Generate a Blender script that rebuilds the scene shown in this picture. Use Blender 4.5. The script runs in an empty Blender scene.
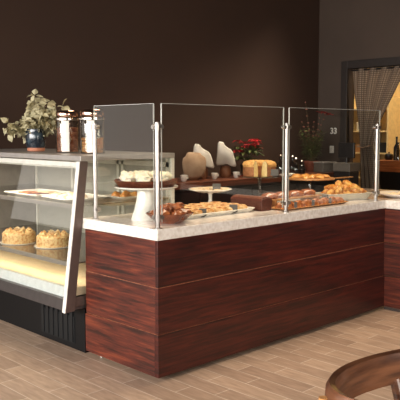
import bpy, math, random
from mathutils import Vector, Matrix, Euler, noise
from math import pi, sin, cos, radians as R
random.seed(7)
SC = bpy.context.scene
COL = SC.collection

# ------------------------------------------------------------------ materials
def new_mat(name):
    m = bpy.data.materials.new(name); m.use_nodes = True
    nt = m.node_tree; b = nt.nodes['Principled BSDF']
    return m, nt, b

def S(c):  # srgb 0-255 -> linear
    out = []
    for v in c:
        v = v/255.0
        out.append(v/12.92 if v <= .04045 else ((v+.055)/1.055)**2.4)
    return (*out, 1)

def mat(name, c, rough=.5, metal=0, c2=None, scale=20, stretch=(1, 1, 1), bump=0, coat=0, detail=4, lo=.35, hi=.65, sss=0, emis=None, es=0, spec=None):
    m, nt, b = new_mat(name)
    b.inputs['Base Color'].default_value = S(c)
    b.inputs['Roughness'].default_value = rough
    b.inputs['Metallic'].default_value = metal
    if coat: b.inputs['Coat Weight'].default_value = coat; b.inputs['Coat Roughness'].default_value = .12
    if spec is not None: b.inputs['Specular IOR Level'].default_value = spec
    if sss:
        b.inputs['Subsurface Weight'].default_value = sss
        b.inputs['Subsurface Radius'].default_value = (.01, .006, .003)
    if emis:
        b.inputs['Emission Color'].default_value = S(emis); b.inputs['Emission Strength'].default_value = es
    tc = nt.nodes.new('ShaderNodeTexCoord'); mp = nt.nodes.new('ShaderNodeMapping')
    mp.inputs['Scale'].default_value = stretch
    nt.links.new(tc.outputs['Object'], mp.inputs['Vector'])
    n = nt.nodes.new('ShaderNodeTexNoise'); n.inputs['Scale'].default_value = scale; n.inputs['Detail'].default_value = detail
    nt.links.new(mp.outputs['Vector'], n.inputs['Vector'])
    cr = nt.nodes.new('ShaderNodeValToRGB')
    cr.color_ramp.elements[0].position = lo; cr.color_ramp.elements[1].position = hi
    cr.color_ramp.elements[0].color = S(c)
    cr.color_ramp.elements[1].color = S(c2 if c2 else [min(255, v*1.06+1) for v in c])
    nt.links.new(n.outputs['Fac'], cr.inputs['Fac'])
    nt.links.new(cr.outputs['Color'], b.inputs['Base Color'])
    if bump:
        bp = nt.nodes.new('ShaderNodeBump'); bp.inputs['Strength'].default_value = bump; bp.inputs['Distance'].default_value = .01
        nt.links.new(n.outputs['Fac'], bp.inputs['Height']); nt.links.new(bp.outputs['Normal'], b.inputs['Normal'])
    return m

def glass_mat(name, tint=(235, 245, 240), refl=.0, ior=1.5, rough=0.0):
    """thin pane: see-through with a fresnel reflection"""
    m, nt, b = new_mat(name); nt.nodes.remove(b)
    out = nt.nodes['Material Output']
    tr = nt.nodes.new('ShaderNodeBsdfTransparent'); tr.inputs['Color'].default_value = S(tint)
    gl = nt.nodes.new('ShaderNodeBsdfGlossy'); gl.inputs['Roughness'].default_value = rough
    fr = nt.nodes.new('ShaderNodeFresnel'); fr.inputs['IOR'].default_value = ior
    ad = nt.nodes.new('ShaderNodeMath'); ad.operation = 'ADD'; ad.inputs[1].default_value = refl
    mx = nt.nodes.new('ShaderNodeMixShader')
    ge = nt.nodes.new('ShaderNodeNewGeometry'); mi = nt.nodes.new('ShaderNodeMapRange')   # same reflection on both faces of the pane
    mi.inputs['To Min'].default_value = ior; mi.inputs['To Max'].default_value = 1/ior
    nt.links.new(ge.outputs['Backfacing'], mi.inputs['Value']); nt.links.new(mi.outputs['Result'], fr.inputs['IOR'])
    nt.links.new(fr.outputs[0], ad.inputs[0]); nt.links.new(ad.outputs[0], mx.inputs[0])
    nt.links.new(tr.outputs[0], mx.inputs[1]); nt.links.new(gl.outputs[0], mx.inputs[2])
    nt.links.new(mx.outputs[0], out.inputs['Surface'])
    return m

def plank_wood(name, dark, mid, hot, rough=.38, axis='x', bright=1.0):
    """stained boards, grain along the board"""
    m, nt, b = new_mat(name); L = nt.links.new
    tc = nt.nodes.new('ShaderNodeTexCoord')
    oi = nt.nodes.new('ShaderNodeObjectInfo')
    mu = nt.nodes.new('ShaderNodeMath'); mu.operation = 'MULTIPLY'; mu.inputs[1].default_value = 37
    L(oi.outputs['Random'], mu.inputs[0])
    mp = nt.nodes.new('ShaderNodeMapping')
    mp.inputs['Scale'].default_value = (1.3, 1.3, 22) if axis == 'x' else (14, 14, 1.1)
    L(tc.outputs['Object'], mp.inputs['Vector']); L(mu.outputs[0], mp.inputs['Location'])
    n1 = nt.nodes.new('ShaderNodeTexNoise'); n1.inputs['Scale'].default_value = 2.2; n1.inputs['Detail'].default_value = 8; n1.inputs['Distortion'].default_value = .5
    n1.inputs['Roughness'].default_value = .65
    L(mp.outputs[0], n1.inputs['Vector'])
    mp2 = nt.nodes.new('ShaderNodeMapping'); mp2.inputs['Scale'].default_value = (.8, .8, 2.5)
    L(tc.outputs['Object'], mp2.inputs['Vector']); L(mu.outputs[0], mp2.inputs['Location'])
    n2 = nt.nodes.new('ShaderNodeTexNoise'); n2.inputs['Scale'].default_value = 3.0; n2.inputs['Detail'].default_value = 3
    L(mp2.outputs[0], n2.inputs['Vector'])
    r1 = nt.nodes.new('ShaderNodeValToRGB'); e = r1.color_ramp.elements
    e[0].position = .36; e[0].color = S(dark); e[1].position = .74; e[1].color = S(hot)
    k = e.new(.52); k.color = S(mid)
    L(n1.outputs['Fac'], r1.inputs['Fac'])
    r2 = nt.nodes.new('ShaderNodeValToRGB'); r2.color_ramp.elements[0].position = .3; r2.color_ramp.elements[1].position = .7
    r2.color_ramp.elements[0].color = (.7*bright, .7*bright, .72*bright, 1); r2.color_ramp.elements[1].color = (1.15*bright, 1.1*bright, 1.05*bright, 1)
    L(n2.outputs['Fac'], r2.inputs['Fac'])
    mx = nt.nodes.new('ShaderNodeMix'); mx.data_type = 'RGBA'; mx.blend_type = 'MULTIPLY'; mx.inputs[0].default_value = 1
    L(r1.outputs[0], mx.inputs[6]); L(r2.outputs[0], mx.inputs[7]); L(mx.outputs[2], b.inputs['Base Color'])
    b.inputs['Roughness'].default_value = rough
    bp = nt.nodes.new('ShaderNodeBump'); bp.inputs['Strength'].default_value = .18; bp.inputs['Distance'].default_value = .004
    L(n1.outputs['Fac'], bp.inputs['Height']); L(bp.outputs[0], b.inputs['Normal'])
    return m

def floor_mat():
    m, nt, b = new_mat('wood_look_tile'); L = nt.links.new
    tc = nt.nodes.new('ShaderNodeTexCoord'); mp = nt.nodes.new('ShaderNodeMapping')
    mp.inputs['Rotation'].default_value = (0, 0, R(90)); mp.inputs['Location'].default_value = (.13, .037, 0)
    L(tc.outputs['Object'], mp.inputs['Vector'])
    br = nt.nodes.new('ShaderNodeTexBrick'); L(mp.outputs[0], br.inputs['Vector'])
    br.offset = .37; br.inputs['Scale'].default_value = 1
    br.inputs['Brick Width'].default_value = .50; br.inputs['Row Height'].default_value = .128
    br.inputs['Mortar Size'].default_value = .0026; br.inputs['Mortar Smooth'].default_value = .2; br.inputs['Bias'].default_value = 0
    br.inputs['Color1'].default_value = S((158, 132, 112)); br.inputs['Color2'].default_value = S((182, 155, 132)); br.inputs['Mortar'].default_value = S((208, 190, 172))
    n = nt.nodes.new('ShaderNodeTexNoise'); mp2 = nt.nodes.new('ShaderNodeMapping'); mp2.inputs['Scale'].default_value = (14, 2.4, 1)
    L(tc.outputs['Object'], mp2.inputs['Vector']); L(mp2.outputs[0], n.inputs['Vector']); n.inputs['Scale'].default_value = 3; n.inputs['Detail'].default_value = 6
    r = nt.nodes.new('ShaderNodeValToRGB'); r.color_ramp.elements[0].position = .3; r.color_ramp.elements[1].position = .7
    r.color_ramp.elements[0].color = (.78, .76, .74, 1); r.color_ramp.elements[1].color = (1.1, 1.1, 1.1, 1)
    L(n.outputs['Fac'], r.inputs['Fac'])
    mx = nt.nodes.new('ShaderNodeMix'); mx.data_type = 'RGBA'; mx.blend_type = 'MULTIPLY'; mx.inputs[0].default_value = 1
    L(br.outputs['Color'], mx.inputs[6]); L(r.outputs[0], mx.inputs[7]); L(mx.outputs[2], b.inputs['Base Color'])
    b.inputs['Roughness'].default_value = .42
    bp = nt.nodes.new('ShaderNodeBump'); bp.inputs['Strength'].default_value = .25; bp.inputs['Distance'].default_value = .002
    L(n.outputs['Fac'], bp.inputs['Height']); L(bp.outputs[0], b.inputs['Normal'])
    return m

M = {}
M['floor'] = floor_mat()
M['wall_dark'] = mat('wall_dark_brown', (70, 50, 39), .75, scale=1.5, c2=(73, 52, 40))
M['wall_taupe'] = mat('wall_taupe', (80, 66, 56), .8, scale=1.5)
M['wall_light'] = mat('wall_plain', (150, 140, 125), .8)
M['cream_wall'] = mat('cream_wall', (226, 196, 140), .8)
M['ceiling'] = mat('ceiling_brown', (34, 29, 26), .9)
M['wood_lit'] = plank_wood('mahogany_boards_lit', (44, 21, 15), (86, 36, 25), (128, 62, 38), .42)  # same boards, coloured lighter for the faces turned to the window
M['wood_shaded'] = plank_wood('mahogany_boards_shaded', (44, 17, 12), (70, 24, 17), (98, 38, 25), .38, bright=.9)  # same boards, the front's shade put into a darker colour
M['plank_edge'] = mat('board_edge', (150, 92, 62), .6, scale=30, c2=(110, 60, 40))
M['black'] = mat('black_laminate', (13, 13, 14), .5, spec=.25)
M['black_soft'] = mat('dark_grille', (24, 25, 26), .5, spec=.3)
M['stone'] = mat('speckled_pale_stone', (222, 212, 200), .22, c2=(242, 236, 228), scale=40, detail=10, lo=.35, hi=.65, coat=.3)
M['stone_grey'] = mat('grey_brown_stone', (168, 140, 116), .25, c2=(198, 172, 148), scale=70, detail=8, lo=.4, hi=.62)
M['steel'] = mat('brushed_steel', (182, 176, 170), .34, 1, c2=(184, 178, 172))
M['chrome'] = mat('polished_metal', (232, 225, 218), .08, 1)
M['copper'] = mat('rosy_metal_lid', (226, 186, 166), .12, 1)
M['alu'] = mat('case_aluminium', (160, 154, 148), .4, .35)
M['trim'] = mat('case_bright_trim', (228, 224, 216), .35, .2)
M['alu_dark'] = mat('case_dark_metal', (98, 92, 90), .35, .7)
M['alu_side'] = mat('case_side_trim', (92, 77, 71), .4, .3)  # brown of the reflected wood put into the metal's colour
M['case_in'] = mat('case_inner_panel', (150, 148, 140), .5)
M['case_light'] = mat('case_inner_frame', (200, 198, 188), .4)
M['deck'] = mat('case_lit_deck', (246, 226, 196), .35)
M['white_lip'] = mat('case_white_lip', (226, 232, 232), .3)
M['glass'] = glass_mat('clear_glass_pane', (250, 251, 249), .0)
M['glass_case'] = glass_mat('case_glass_pane', (250, 250, 248), .03)
M['glass_jar'] = glass_mat('jar_glass', (240, 238, 232), .05)
M['glass_shelf'] = glass_mat('shelf_glass', (236, 238, 234), .12)
M['shelf_dark'] = mat('glossy_dark_shelf', (112, 104, 98), .1, .35)
M['glass_edge'] = mat('polished_glass_edge', (196, 196, 188), .15, c2=(206, 206, 198))
M['porcelain'] = mat('white_porcelain', (238, 234, 226), .18, coat=.5)
M['porcelain_grey'] = mat('grey_glazed_dish', (196, 190, 178), .25)
M['cream'] = mat('whipped_cream', (246, 234, 208), .5, c2=(252, 246, 230), scale=30, bump=.2, sss=.2)
M['choc'] = mat('dark_crust', (88, 44, 30), .4, c2=(112, 58, 38), scale=40, bump=.2)
M['choc_top'] = mat('crackled_loaf_top', (128, 78, 56), .6, c2=(92, 50, 36), scale=60, bump=.4)
M['choc_loaf'] = mat('chocolate_loaf', (78, 36, 26), .55, c2=(96, 48, 34), scale=70, bump=.3)
M['golden'] = mat('golden_pastry', (200, 120, 52), .4, c2=(240, 184, 104), scale=28, bump=.3, coat=.25)
M['croissant'] = mat('flaky_golden_crust', (206, 128, 50), .4, c2=(246, 198, 112), scale=22, bump=.3, coat=.2, lo=.4, hi=.6)
M['bun'] = mat('browned_bun', (150, 82, 42), .42, c2=(206, 134, 76), scale=26, bump=.3, coat=.2)
M['danish'] = mat('pale_danish', (214, 150, 84), .45, c2=(246, 214, 160), scale=35, bump=.4)
M['filling'] = mat('fruit_filling', (150, 70, 30), .2, c2=(190, 110, 44), scale=30)
M['cookie'] = mat('cream_cookie', (222, 190, 142), .6, c2=(240, 220, 186), scale=40, bump=.3)
M['crumb'] = mat('crumb_cake_top', (196, 140, 74), .7, c2=(230, 180, 110), scale=60, bump=.6)
M['cakeside'] = mat('cake_side', (150, 92, 54), .7, c2=(186, 124, 80), scale=50, bump=.4)
M['cakecut'] = mat('cake_cut_face', (236, 206, 140), .8, c2=(246, 224, 170), scale=60, bump=.3)
M['almond'] = mat('almond_frosting', (236, 206, 150), .6, c2=(204, 142, 76), scale=60, bump=.6, lo=.45, hi=.62)
M['ginger'] = mat('glazed_brown_pastry', (120, 62, 38), .25, c2=(186, 112, 70), scale=22, bump=.5, coat=.5)
M['bowl_brown'] = mat('brown_glazed_bowl', (112, 58, 38), .18, c2=(150, 84, 56), scale=14, coat=.6)
M['card'] = mat('grey_price_card', (92, 88, 84), .6)
M['card_dark'] = mat('dark_card_clip', (50, 46, 44), .5)
M['vase'] = mat('dark_blue_glaze', (26, 34, 44), .2, c2=(70, 84, 92), scale=16, coat=.5, lo=.5, hi=.7)
M['terracotta'] = mat('terracotta', (178, 112, 84), .6, c2=(196, 132, 102), scale=14)
M['terra_dark'] = mat('terracotta_pot', (150, 82, 58), .6, c2=(168, 96, 70), scale=14)
M['leaf_dry'] = mat('dried_leaf', (158, 148, 112), .7, c2=(206, 198, 162), scale=9)
M['stem_dry'] = mat('dried_stem', (96, 74, 50), .7)
M['leaf_green'] = mat('dark_green_leaf', (60, 76, 34), .5, c2=(108, 118, 58), scale=12)
M['stem_green'] = mat('brown_green_stem', (84, 70, 40), .6)
M['red_leaf'] = mat('crimson_leaf', (150, 12, 22), .5, c2=(196, 26, 34), scale=12)
M['red_flower'] = mat('dusky_red_flower', (150, 36, 32), .6)
M['pink_bud'] = mat('pale_bud', (140, 84, 70), .6)
M['nuts'] = mat('roasted_nuts', (140, 74, 52), .45, c2=(208, 142, 112), scale=30)
M['biscuit'] = mat('golden_biscuit', (214, 140, 70), .5, c2=(244, 196, 120), scale=30)
M['off_white'] = mat('off_white_satin', (240, 234, 224), .5)
M['bar_wood'] = plank_wood('bar_wood', (62, 30, 18), (100, 50, 28), (130, 72, 42), .4)
M['bar_front'] = mat('black_cabinet', (20, 17, 16), .4)
M['bar_grey'] = mat('grey_steel_cabinet', (92, 96, 94), .4, .3)
M['cloth_tan'] = mat('tan_cloth', (176, 146, 118), .85, c2=(158, 126, 98), scale=9, bump=.2)
M['cloth_white'] = mat('white_cloth', (214, 206, 196), .85, c2=(196, 186, 174), scale=9, bump=.2)
M['jug_brown'] = mat('brown_stoneware', (120, 74, 46), .45, c2=(142, 92, 60), scale=10)
M['grey_box'] = mat('grey_metal_box', (112, 106, 98), .45, .2)
M['dark_plastic'] = mat('dark_plastic', (22, 21, 22), .35)
M['frame_dark'] = mat('painted_dark_frame', (46, 38, 33), .5)
M['shelf_white'] = mat('cream_shelf_paint', (236, 216, 168), .6)
M['room_wood'] = plank_wood('room_counter_wood', (120, 62, 32), (160, 90, 46), (196, 124, 70), .4)
M['board_wood'] = mat('pale_serving_board', (176, 120, 70), .5, c2=(200, 146, 92), scale=8, stretch=(8, 1, 1))
M['chair_dark'] = mat('dark_stained_bentwood', (66, 38, 25), .3, c2=(120, 76, 50), scale=5, stretch=(1, 1, 9), coat=.4)
M['chair_light'] = mat('honey_wood', (196, 142, 88), .4, c2=(176, 122, 72), scale=8)
M['plate_rim'] = M['porcelain']
M['bottle_glass'] = glass_mat('bottle_glass', (190, 190, 184), .12)
M['green_glass'] = glass_mat('dark_bottle', (70, 66, 50), .08)

def curtain_mat():
    m, nt, b = new_mat('sheer_check_curtain'); L = nt.links.new
    tc = nt.nodes.new('ShaderNodeTexCoord'); sep = nt.nodes.new('ShaderNodeSeparateXYZ'); L(tc.outputs['UV'], sep.inputs[0])
    outs = []
    for k, n_ in ((0, 40), (1, 62)):
        mu = nt.nodes.new('ShaderNodeMath'); mu.operation = 'MULTIPLY'; mu.inputs[1].default_value = n_; L(sep.outputs[k], mu.inputs[0])
        fr = nt.nodes.new('ShaderNodeMath'); fr.operation = 'FRACT'; L(mu.outputs[0], fr.inputs[0])
        gt = nt.nodes.new('ShaderNodeMath'); gt.operation = 'GREATER_THAN'; gt.inputs[1].default_value = .72; L(fr.outputs[0], gt.inputs[0]); outs.append(gt)
    mxm = nt.nodes.new('ShaderNodeMath'); mxm.operation = 'MAXIMUM'; L(outs[0].outputs[0], mxm.inputs[0]); L(outs[1].outputs[0], mxm.inputs[1])
    cr = nt.nodes.new('ShaderNodeMix'); cr.data_type = 'RGBA'; L(mxm.outputs[0], cr.inputs[0])
    cr.inputs[6].default_value = S((150, 132, 114)); cr.inputs[7].default_value = S((92, 78, 66)); L(cr.outputs[2], b.inputs['Base Color'])
    b.inputs['Roughness'].default_value = .9
    tl = nt.nodes.new('ShaderNodeBsdfTranslucent'); L(cr.outputs[2], tl.inputs['Color'])
    m2 = nt.nodes.new('ShaderNodeMixShader'); m2.inputs[0].default_value = .18
    L(b.outputs[0], m2.inputs[1]); L(tl.outputs[0], m2.inputs[2]); L(m2.outputs[0], nt.nodes['Material Output'].inputs['Surface'])
    return m
M['curtain'] = curtain_mat()

# ------------------------------------------------------------------ mesh helpers
class MB:
    def __init__(s): s.v = []; s.f = []; s.uv = None
    def add(s, vs, fs):
        o = len(s.v); s.v += [Vector(v) for v in vs]; s.f += [tuple(i+o for i in f) for f in fs]; return s
    def box(s, x0, x1, y0, y1, z0, z1, mtx=None):
        vs = [Vector((x, y, z)) for x in (x0, x1) for y in (y0, y1) for z in (z0, z1)]
        if mtx: vs = [mtx @ v for v in vs]
        return s.add(vs, [(0, 1, 3, 2), (4, 6, 7, 5), (0, 4, 5, 1), (2, 3, 7, 6), (0, 2, 6, 4), (1, 5, 7, 3)])
    def prism(s, pts, y0, y1):
        """polygon in xz pushed along y"""
        n = len(pts)
        vs = [(x, y0, z) for x, z in pts]+[(x, y1, z) for x, z in pts]
        fs = [tuple(range(n)), tuple(reversed(range(n, 2*n)))]+[(i, i+n, (i+1) % n+n, (i+1) % n) for i in range(n)]
        return s.add(vs, fs)
    def lathe(s, prof, c=(0, 0, 0), seg=32, rf=None, a0=0, a1=2*pi, cap=True):
        full = abs(a1-a0-2*pi) < 1e-6; na = seg if full else seg+1
        vs = []; fs = []
        for (r, z) in prof:
            for i in range(na):
                a = a0+(a1-a0)*i/seg; rr = r*(rf(a, z) if rf else 1)
                vs.append((c[0]+rr*cos(a), c[1]+rr*sin(a), c[2]+z))
        for j in range(len(prof)-1):
            for i in range(seg):
                i2 = (i+1) % na
                fs.append((j*na+i, j*na+i2, (j+1)*na+i2, (j+1)*na+i))
        if cap and full:
            if prof[0][0] > 1e-5: fs.append(tuple(reversed(range(na))))
            if prof[-1][0] > 1e-5: fs.append(tuple(range((len(prof)-1)*na, len(prof)*na)))
        if cap and not full:
            fs.append(tuple(j*na for j in range(len(prof)))); fs.append(tuple(reversed([j*na+na-1 for j in range(len(prof))])))
        return s.add(vs, fs)
    def tube(s, pts, rad, seg=10):
        pts = [Vector(p) for p in pts]; n = len(pts)
        rs = rad if isinstance(rad, (list, tuple)) else [rad]*n
        vs = []; up = None
        for i, p in enumerate(pts):
            t = (pts[min(i+1, n-1)]-pts[max(i-1, 0)]).normalized()
            if up is None: up = t.orthogonal().normalized()
            up = (up-t*up.dot(t)).normalized(); w = t.cross(up)
            for k in range(seg):
                a = 2*pi*k/seg; vs.append(p+(up*cos(a)+w*sin(a))*rs[i])
        fs = [(i*seg+k, i*seg+(k+1) % seg, (i+1)*seg+(k+1) % seg, (i+1)*seg+k) for i in range(n-1) for k in range(seg)]
        fs += [tuple(reversed(range(seg))), tuple(range((n-1)*seg, n*seg))]
        return s.add(vs, fs)
    def blob(s, c, sc, seed=0, amp=.15, fr=1.5, nu=12, nv=8, flat=None):
        vs = []; c = Vector(c)
        for j in range(nv+1):
            ph = pi*j/nv
            for i in range(nu):
                a = 2*pi*i/nu; d = Vector((sin(ph)*cos(a), sin(ph)*sin(a), cos(ph)))
                k = 1+amp*noise.noise(d*fr+Vector((seed*3.1, seed*1.7, seed)))*2
                v = Vector((d.x*sc[0], d.y*sc[1], d.z*sc[2]))*k
                if flat is not None: v.z = max(v.z, flat)
                vs.append(c+v)
        fs = [(j*nu+i, (j+1)*nu+i, (j+1)*nu+(i+1) % nu, j*nu+(i+1) % nu) for j in range(nv) for i in range(nu)]
        return s.add(vs, fs)
    def leaf(s, p, d, n, l, w, bend=.25):
        p = Vector(p); d = Vector(d).normalized(); n = Vector(n); sd = d.cross(n)
        if sd.length < 1e-4: sd = d.orthogonal()
        sd.normalize(); n = sd.cross(d)
        vs = []
        prof = [0, .62, 1, .85, .45, 0]
        for i, q in enumerate(prof):
            t = i/(len(prof)-1); c = p+d*l*t-n*l*bend*t*t
            if q == 0: vs.append(c); continue
            vs += [c+sd*w*.5*q+n*w*.12, c, c-sd*w*.5*q+n*w*.12]
        fs = [(0, 1, 2), (0, 2, 3)]
        for r_ in range(3):
            a = 1+r_*3; fs += [(a, a+3, a+4, a+1), (a+1, a+4, a+5, a+2)]
        fs += [(10, 13, 11), (11, 13, 12)]
        return s.add(vs, fs)
    def build(s, name, m, parent=None, smooth=True, bevel=0, loc=None, kind=None, label=None, angle=40):
        me = bpy.data.meshes.new(name)
        off = Vector(loc) if loc is not None else Vector((0, 0, 0))
        me.from_pydata([v-off for v in s.v], [], s.f); me.validate(); me.update()
        import bmesh
        b = bmesh.new(); b.from_mesh(me); bmesh.ops.remove_doubles(b, verts=b.verts, dist=1e-6)
        bmesh.ops.recalc_face_normals(b, faces=b.faces); b.to_mesh(me); b.free()
        me.materials.append(m)
        if smooth:
            me.shade_smooth()
            me.set_sharp_from_angle(angle=R(angle))
        o = bpy.data.objects.new(name, me); COL.objects.link(o); o.location = off
        if parent: o.parent = parent
        if bevel:
            bv = o.modifiers.new('bevel', 'BEVEL'); bv.width = bevel; bv.segments = 2; bv.limit_method = 'ANGLE'; bv.angle_limit = R(50)
        if kind: o['kind'] = kind
        if label: o['label'] = label
        return o

def empty(name, loc=(0, 0, 0), rz=0, label=None, cat=None, group=None):
    o = bpy.data.objects.new(name, None); COL.objects.link(o); o.location = loc; o.rotation_euler = (0, 0, rz); o.empty_display_size = .05
    if label: tag(o, label, cat, group)
    return o
def tag(o, label, cat, group=None):
    o['label'] = label; o['category'] = cat
    if group: o['group'] = group
    return o
def dup(root, loc, rot=(0, 0, 0), label=None, group=None, scale=None):
    r = root.copy(); COL.objects.link(r); r.location = loc; r.rotation_euler = rot
    if scale: r.scale = scale
    if label: r['label'] = label
    if group: r['group'] = group
    for ch in list(root.children):
        c = ch.copy(); COL.objects.link(c); c.parent = r
        for g in list(ch.children):
            d = g.copy(); COL.objects.link(d); d.parent = c
    return r
def struct(o): o['kind'] = 'structure'; return o

# ------------------------------------------------------------------ the setting
XR, YB = 5.6, 3.05
struct(MB().box(-6, 9.6, -7, 12, -.1, 0).build('floor', M['floor'], smooth=False))
struct(MB().box(-.9, XR+.12, YB, YB+.12, 0, 3.9).build('wall_back', M['wall_dark'], smooth=False))
dy0, dy1, dz = 1.05, 2.55, 2.29
w = MB(); w.box(XR, XR+.12, dy1, YB, 0, 3.9).box(XR, XR+.12, -7, dy0, 0, 3.9).box(XR, XR+.12, dy0, dy1, dz, 3.9)
struct(w.build('wall_right', M['wall_taupe'], smooth=False))
struct(MB().box(-6, 9.6, -7, 12, 3.9, 4.0).build('ceiling', M['ceiling'], smooth=False))
struct(MB().box(-5.6, -5.5, -7, 12, 0, 3.9).build('wall_left', M['wall_light'], smooth=False))
struct(MB().box(8.3, 8.4, 0.2, 5.0, 0, 3.9).build('wall_far', M['cream_wall'], smooth=False))
struct(MB().box(XR+.12, 8.3, 4.9, 5.0, 0, 3.9).build('wall_far_side', M['cream_wall'], smooth=False))
struct(MB().box(XR+.12, 8.3, .2, .3, 0, 3.9).build('wall_near_side', M['cream_wall'], smooth=False))
d1 = MB(); fw = .1
d1.box(XR-.03, XR+.15, dy1, dy1+fw, 0, dz+fw).box(XR-.03, XR+.15, dy0-fw, dy0, 0, dz+fw).box(XR-.03, XR+.15, dy0, dy1, dz, dz+fw)
struct(d1.build('door_1', M['frame_dark'], smooth=False, bevel=.004))
struct(MB().box(XR-.015, XR, dy1+fw, YB, 0, .1).build('baseboard_right', M['frame_dark'], smooth=False))
struct(MB().box(-.9, XR-.015, YB-.015, YB, 0, .1).build('baseboard_back', M['frame_dark'], smooth=False))

# ------------------------------------------------------------------ bakery counter
XL, YS = 2.42, .72
ct = empty('bakery_counter', (0, 0, 0), label='long pastry counter clad in dark red boards with pale stone top', cat='counter')
MB().box(-.006, XL, -.006, .738, .834, .9).build('countertop', M['stone'], ct, smooth=False, bevel=.004)
zs = [(.558, .833, 0), (.281, .554, .003), (.026, .277, .011)]
for z0, z1, o_ in zs:
    MB().box(-o_, XL-.0005, -o_, .022, z0, z1).build('front_board', M['wood_shaded'], ct, smooth=False, bevel=.002)
    MB().box(-o_, .022, .0225, YS, z0, z1).build('side_board', M['wood_lit'], ct, smooth=False, bevel=.002)
MB().box(.0005, XL, .0005, .02, .5535, .5585).box(.0005, .02, .02, YS, .5535, .5585).box(.0005, XL, .0005, .02, .2765, .2815).box(.0005, .02, .02, YS, .2765, .2815).build('joint_strip', M['plank_edge'], ct, smooth=False)
MB().box(.05, XL, .05, .72, 0, .022).build('plinth', M['black'], ct, smooth=False)
MB().box(.022, XL, .70, .72, .022, .834).build('back_panel_or_shade_sheet', M['black'], ct, smooth=False)
MB().lathe([(.012, 0), (.012, .015), (.006, .022)], (.03, .6, 0), 12).build('foot', M['steel'], ct)

sc = empty('return_counter', (2.42, 0, 0), label='short return counter at right with white edged top, turning toward viewer', cat='counter')
MB().box(2.408, 3.3, -2.4, -.0065, .834, .9).build('countertop', M['stone'], sc, smooth=False, bevel=.004, loc=(2.42, 0, 0)).location = (0, 0, 0)
MB().box(XL+.0005, 3.3, -.006, .80, .84, .8995).build('countertop_corner', M['stone_grey'], sc, smooth=False, loc=(2.42, 0, 0)).location = (0, 0, 0)
for z0, z1, o_ in zs:
    MB().box(XL, XL+.022, -2.4, .02, z0, z1).build('front_board', M['wood_lit'], sc, smooth=False, bevel=.002, loc=(2.42, 0, 0)).location = (0, 0, 0)
MB().box(XL+.01, XL+.04, -2.4, -.008, 0, .022).build('plinth', M['alu_dark'], sc, smooth=False, loc=(2.42, 0, 0)).location = (0, 0, 0)
MB().box(XL+.022, 3.28, .76, .78, .0, .834).build('back_panel_or_shade_sheet', M['black'], sc, smooth=False, loc=(2.42, 0, 0)).location = (0, 0, 0)

# ------------------------------------------------------------------ glass guard
g = empty('glass_guard', (0, 0, .9), label='clear glass pastry guard on slim steel posts along counter top', cat='sneeze guard')
def gb(mb, n, m, par=g, **k):
    o = mb.build(n, m, par, loc=(0, 0, .9), **k); o.location = (0, 0, 0); return o
ZT, ZB = 1.617, .935
def pane(x0, x1, y0, y1):
    pn = gb(MB().box(x0, x1, y0, y1, ZB, ZT), 'glass_panel', M['glass'], smooth=False)
    e = MB(); t = .0022
    if x1-x0 > y1-y0:
        e.box(x0, x1, y0, y1, ZT, ZT+t).box(x0-t, x0, y0, y1, ZB, ZT).box(x1, x1+t, y0, y1, ZB, ZT)
    else:
        e.box(x0, x1, y0, y1, ZT, ZT+t).box(x0, x1, y0-t, y0, ZB, ZT).box(x0, x1, y1, y1+t, ZB, ZT)
    o = e.build('glass_edge', M['glass_edge'], pn, smooth=False, loc=(0, 0, .9)); o.location = (0, 0, 0)
pane(.022, .030, .058, .635)
pane(.058, 1.150, .022, .030)
pane(1.212, 2.35, .022, .030)
posts = [((.022, .63), [(0, -1)], 'y'), ((.022, .022), [(0, 1), (1, 0)], 'c'), ((1.18, .022), [(-1, 0), (1, 0)], 'x'), ((2.31, .022), [], 'x')]
for (px, py), arms, ax in posts:
    po = gb(MB().lathe([(.0001, 0), (.024, 0), (.024, .006), (.0135, .009), (.0135, .60), (.012, .612), (.0001, .614)], (px, py, .9), 20), 'post', M['steel'])
    for zc in (1.485, .965):
        c = MB()
        c.lathe([(.0001, -.016), (.018, -.015), (.018, .015), (.0001, .016)], (px, py, zc), 16)
        if ax == 'c': dirs = [(0, 1), (1, 0)]
        elif ax == 'y': dirs = [(0, -1)]
        else: dirs = [(-1, 0), (1, 0)]
        for dx, dy in dirs:
            a = Vector((px, py, zc)); b_ = a+Vector((dx, dy, 0))*.028
            c.tube([a, b_], .006, 10)
            n_ = Vector((-dy, dx, 0)) if dx == 0 else Vector((0, -1, 0))
            c.tube([b_-n_*.013, b_+n_*.013], .0125, 14)
        o = c.build('clamp', M['steel'], po, loc=(0, 0, .9)); o.location = (0, 0, 0)

# ------------------------------------------------------------------ refrigerated display case
cs = empty('display_case', (.4, .745, 0), label='slant fronted glass pastry display case on black base left of counter', cat='display case')
Y0, Y1, XC = .745, 2.62, .80
def cb(mb, n, m, par=cs, **k):
    o = mb.build(n, m, par, loc=(.4, .745, 0), **k); o.location = (0, 0, 0); return o
cb(MB().box(.0, .78, Y0, Y1, .0, .297), 'base', M['black'], smooth=False, bevel=.003)
gr = MB(); gr.box(-.004, .0, .86, 1.28, .04, .22)
for k in range(7): gr.box(-.010, -.004, .875+k*.06, .905+k*.06, .045, .26)
cb(gr, 'grille', M['black_soft'], smooth=False)
cb(MB().prism([(-.142, .305), (-.130, .378), (-.10, .378), (-.10, .325), (XC, .32), (XC, .297)], Y0, Y1), 'bottom_rail', M['alu_dark'], smooth=False, bevel=.002)
cb(MB().box(-.10, XC, Y0, Y0+.02, .32, .385), 'end_skirt', M['alu_side'], smooth=False)
cb(MB().prism([(-.10, .379), (-.088, .444), (-.06, .444), (-.06, .379)], Y0+.03, Y1), 'white_lip', M['white_lip'], smooth=False)
cb(MB().box(-.06, XC-.03, Y0+.025, Y1, .39, .444), 'deck', M['deck'], smooth=False)
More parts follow.
